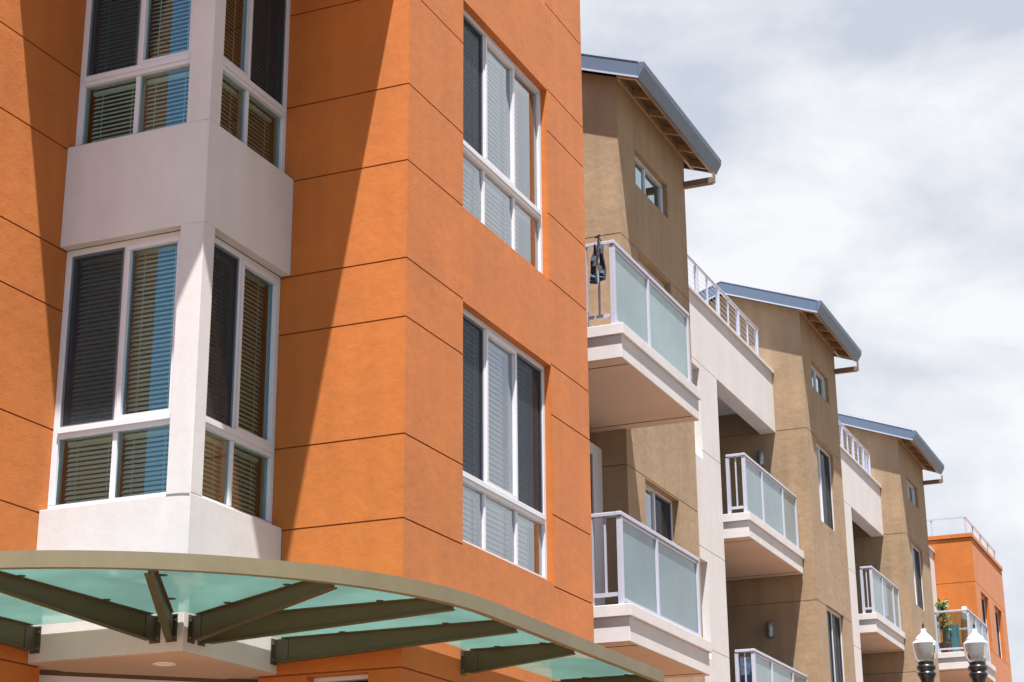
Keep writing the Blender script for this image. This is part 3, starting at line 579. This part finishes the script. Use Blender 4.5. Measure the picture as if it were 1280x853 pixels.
# ================================================================= things on the balconies
def drape(name, pts, m, lab, cat, th=.03, loc=None):
    mb = MB(); n = len(pts)
    vs = [(x, y, z) for x, y, z in pts]+[(x-th, y+.01, z) for x, y, z in pts]
    mb.add(vs, [tuple(range(n)), tuple(range(n, 2*n))[::-1]]+[(i, (i+1) % n, n+(i+1) % n, n+i) for i in range(n)])
    o = mb.build(name, m); recentre(o, loc or pts[0]); return tag(o, lab, cat)
xr = 17.96
jk = thing('hanging_jacket', (xr, 6.62, 8.6), 'black and navy jacket hung from the upper balcony railing beside the orange wall', 'jacket')
mb = MB()
def jac(mb, y0, y1, z0, z1, top):
    n = 7; k = []
    for i in range(n+1):
        t_ = i/n; z = z1+(z0-z1)*t_; wdt = (y1-y0)*(.30+.70*min(1, t_*1.9)); c = top+((y0+y1)/2-top)*min(1, t_*1.5)
        for y in (c-wdt/2, c-wdt*.15, c+wdt*.2, c+wdt/2): k.append((xr-.035-.022*math.sin(9*t_+y*40)-.02, y, z))
    N_ = len(k); back = [(x+.04, y, z) for x, y, z in k]
    f = [(a*4+b, a*4+b+1, a*4+b+5, a*4+b+4) for a in range(n) for b in range(3)]
    mb.add(k+back, f+[tuple(i+N_ for i in q[::-1]) for q in f]+[(a*4, a*4+4, N_+a*4+4, N_+a*4) for a in range(n)]+[(a*4+3, N_+a*4+3, N_+a*4+7, a*4+7) for a in range(n)]+[(n*4, n*4+1, n*4+2, n*4+3, N_+n*4+3, N_+n*4+2, N_+n*4+1, N_+n*4)])
jac(mb, 6.55, 6.615, 8.76, 9.20, 6.585); jac(mb, 6.655, 6.725, 8.74, 9.20, 6.66); mb.build('jacket_body', 'cloth', jk)
mb = MB(); jac(mb, 6.553, 6.612, 8.78, 8.86, 6.58); jac(mb, 6.658, 6.722, 8.76, 8.85, 6.68)
o = mb.build('lining', 'clothb', jk); o.location.x = -.012
mb = MB(); mb.tube((xr+.07, 6.63, 9.29), (xr-.01, 6.63, 9.31), .012, 6); mb.tube((xr-.01, 6.63, 9.31), (xr-.03, 6.63, 9.16), .012, 6); mb.tube((xr-.02, 6.60, 9.325), (xr-.02, 6.67, 9.30), .012, 6); mb.build('hook', 'ironblack', jk)
# towels behind the lower middle balcony rail
o = drape('hanging_towel', [(27.86, 8.04, 5.98), (27.86, 7.86, 5.96), (27.84, 7.86, 5.2), (27.87, 8.05, 5.22)], 'clothb', 'navy towel hanging behind the lower balcony railing of the near white section', 'towel', loc=(27.86, 7.9, 5.05))
# potted plant
def leaves(mb, c, rad, n, size, seed=3, flat=1.0):
    rnd = random.Random(seed)
    for i in range(n):
        while True:
            p = Vector((rnd.uniform(-1, 1), rnd.uniform(-1, 1), rnd.uniform(-1, 1)))
            if p.length < 1: break
        p = Vector((p.x*rad[0], p.y*rad[1], p.z*rad[2]))+Vector(c); d = Vector((rnd.gauss(0, 1), rnd.gauss(0, 1), rnd.gauss(0, .7))).normalized(); u = d.orthogonal().normalized(); s = size*rnd.uniform(.6, 1.3)
        mb.add([p, p+d*s*.5+u*s*.22, p+d*s, p+d*s*.5-u*s*.22], [(0, 1, 2, 3)])
pl = thing('potted_plant', (44.35, 7.62, 8.25), 'bushy green plant rising above the far balcony glass', 'plant')
mb = MB(); leaves(mb, (44.3, 7.66, 9.45), (.16, .14, .15), 210, .09); leaves(mb, (44.3, 7.66, 9.1), (.16, .12, .3), 120, .12, 5); mb.build('foliage', 'leaf', pl)
mb = MB(); mb.tube((44.3, 7.66, 8.5), (44.3, 7.66, 9.4), .015, 6); mb.build('stem', 'bark', pl)
mb = MB(); mb.lathe((44.3, 7.66, 8.25), [(.10, 0), (.15, .28), (.165, .30), (.15, .30), (.12, .26)], 16); mb.build('pot', 'pot', pl)
pl = thing('potted_plant', (46.45, 7.12, 8.25), 'slim green vine plant at the outer corner of the far balcony', 'plant')
mb = MB(); leaves(mb, (46.45, 7.15, 8.95), (.07, .07, .45), 150, .07, 9); mb.build('foliage', 'leaf', pl)
mb = MB(); mb.tube((46.45, 7.15, 8.4), (46.45, 7.15, 9.3), .01, 6); mb.build('stem', 'bark', pl)
mb = MB(); mb.lathe((46.45, 7.15, 8.25), [(.08, 0), (.11, .2), (.12, .21), (.1, .2)], 14); mb.build('pot', 'pot', pl)
fs = thing('folding_screen', (44.5, 7.5, 8.25), 'teal striped folding screen behind the far balcony glass', 'screen')
for k in range(4):
    mb = MB(); y = 7.74-k*.10; mb.box(44.5+(k % 2)*.04, 44.53+(k % 2)*.04, y-.095, y, 8.30, 9.02); mb.build('screen_leaf', 'teal', fs)
# ================================================================= street lamps
def lamp(px, py, dist, label):
    d = Vector(fw)*fpx+rt*(px-640)-up*(py-426.5); k = dist/math.hypot(d.x, d.y); c = Vector((0, 0, 1.6))+d*k
    S = 1/fpx*math.hypot(dist, c.z-1.6)        # metres per photo pixel there
    L = thing('street_lamp', (c.x, c.y, 0.14), label, 'street lamp', 'acorn street lamps')
    z = lambda q: (c.z-(q-py)*S*1.03)           # height of photo row q on this lamp
    r = lambda wpx: wpx*S/2
    o = (c.x, c.y, 0)
    MB().lathe(o, [(.001, z(780)), (r(1.2), z(781.5)), (r(3.2), z(784)), (r(1.4), z(785.5)), (r(4.2), z(787)), (r(2.2), z(789)), (.001, z(789.3))], 12).build('finial', 'ironblack', L)
    MB().lathe(o, [(.001, z(787.6)), (r(6.5), z(787.8)), (r(6.5), z(791)), (r(9), z(793)), (r(16), z(796.2)), (r(21), z(799)), (r(22.5), z(800.5)), (r(22), z(801.2)), (r(26), z(802.5)), (r(30), z(805))], 32).build('lamp_cap', 'acorncap', L)
    MB().lathe(o, [(r(30), z(805)), (r(29.8), z(807)), (r(28.6), z(812)), (r(26.6), z(817)), (r(24), z(822)), (r(20.5), z(826.2)), (r(19), z(826.4))], 32).build('globe', 'acorn', L)
    g_ = MB().lathe(o, [(.001, z(818.5)), (r(5), z(819.5)), (r(5.5), z(822)), (r(4), z(826))], 12).build('bulb', 'acorncap', L)
    MB().lathe(o, [(.001, z(825.5)), (r(19), z(825.7)), (r(19.6), z(827)), (r(19.6), z(828.4)), (r(18), z(829.4)), (r(22.4), z(831)), (r(23.2), z(833)), (r(21.5), z(835)), (r(17.5), z(836.6)), (r(19), z(838)), (r(22.6), z(839.4)), (r(22.6), z(841)), (r(19.5), z(843)), (r(16.5), z(847)), (r(12.5), z(856)), (r(9.8), z(866))], 32).build('collar', 'ironblack', L)
    MB().lathe(o, [(r(9.8), z(866)), (r(11), z(900)), (r(14), 1.2), (r(16), 1.1)], 32, .08).build('post', 'ironblack', L)
    MB().lathe(o, [(r(16), 1.12), (r(22), 1.05), (r(20), .95), (r(26), .5), (r(36), .42), (r(38), .14), (.001, .14)], 24).build('base', 'ironblack', L)
    return L
lamp(1155.6, 805, 24.0, 'black street lamp with white acorn globe standing before the farthest tan tower')
lamp(1219.3, 802.4, 24.0, 'black street lamp with white acorn globe standing before the far balcony')
# ================================================================= trees across the side street (seen mirrored in the bay glass)
def tree(x, y, h, r_, label, seed):
    t = thing('street_tree', (x, y, .1), label, 'tree', 'street trees behind the camera'); rnd = random.Random(seed)
    mb = MB(); mb.tube((x, y, .1), (x+.2, y, h*.45), .22, 10, .14); tips = []
    for i in range(7):
        a = i*.9+rnd.random(); e_ = (x+.2+math.cos(a)*r_*.6, y+math.sin(a)*r_*.6, h*rnd.uniform(.6, .85)); mb.tube((x+.2, y, h*rnd.uniform(.3, .45)), e_, .09, 6, .03); tips.append(e_)
    mb.build('trunk', 'bark', t); mb = MB()
    for i, e_ in enumerate(tips+[(x, y, h*.86)]): leaves(mb, e_, (r_*.5, r_*.5, h*.14), 900, .3, seed*10+i)
    mb.build('crown', 'leaf', t)
tree(-11, 17.0, 13.2, 4.0, 'leafy green street tree mirrored in the bay window glass', 2)
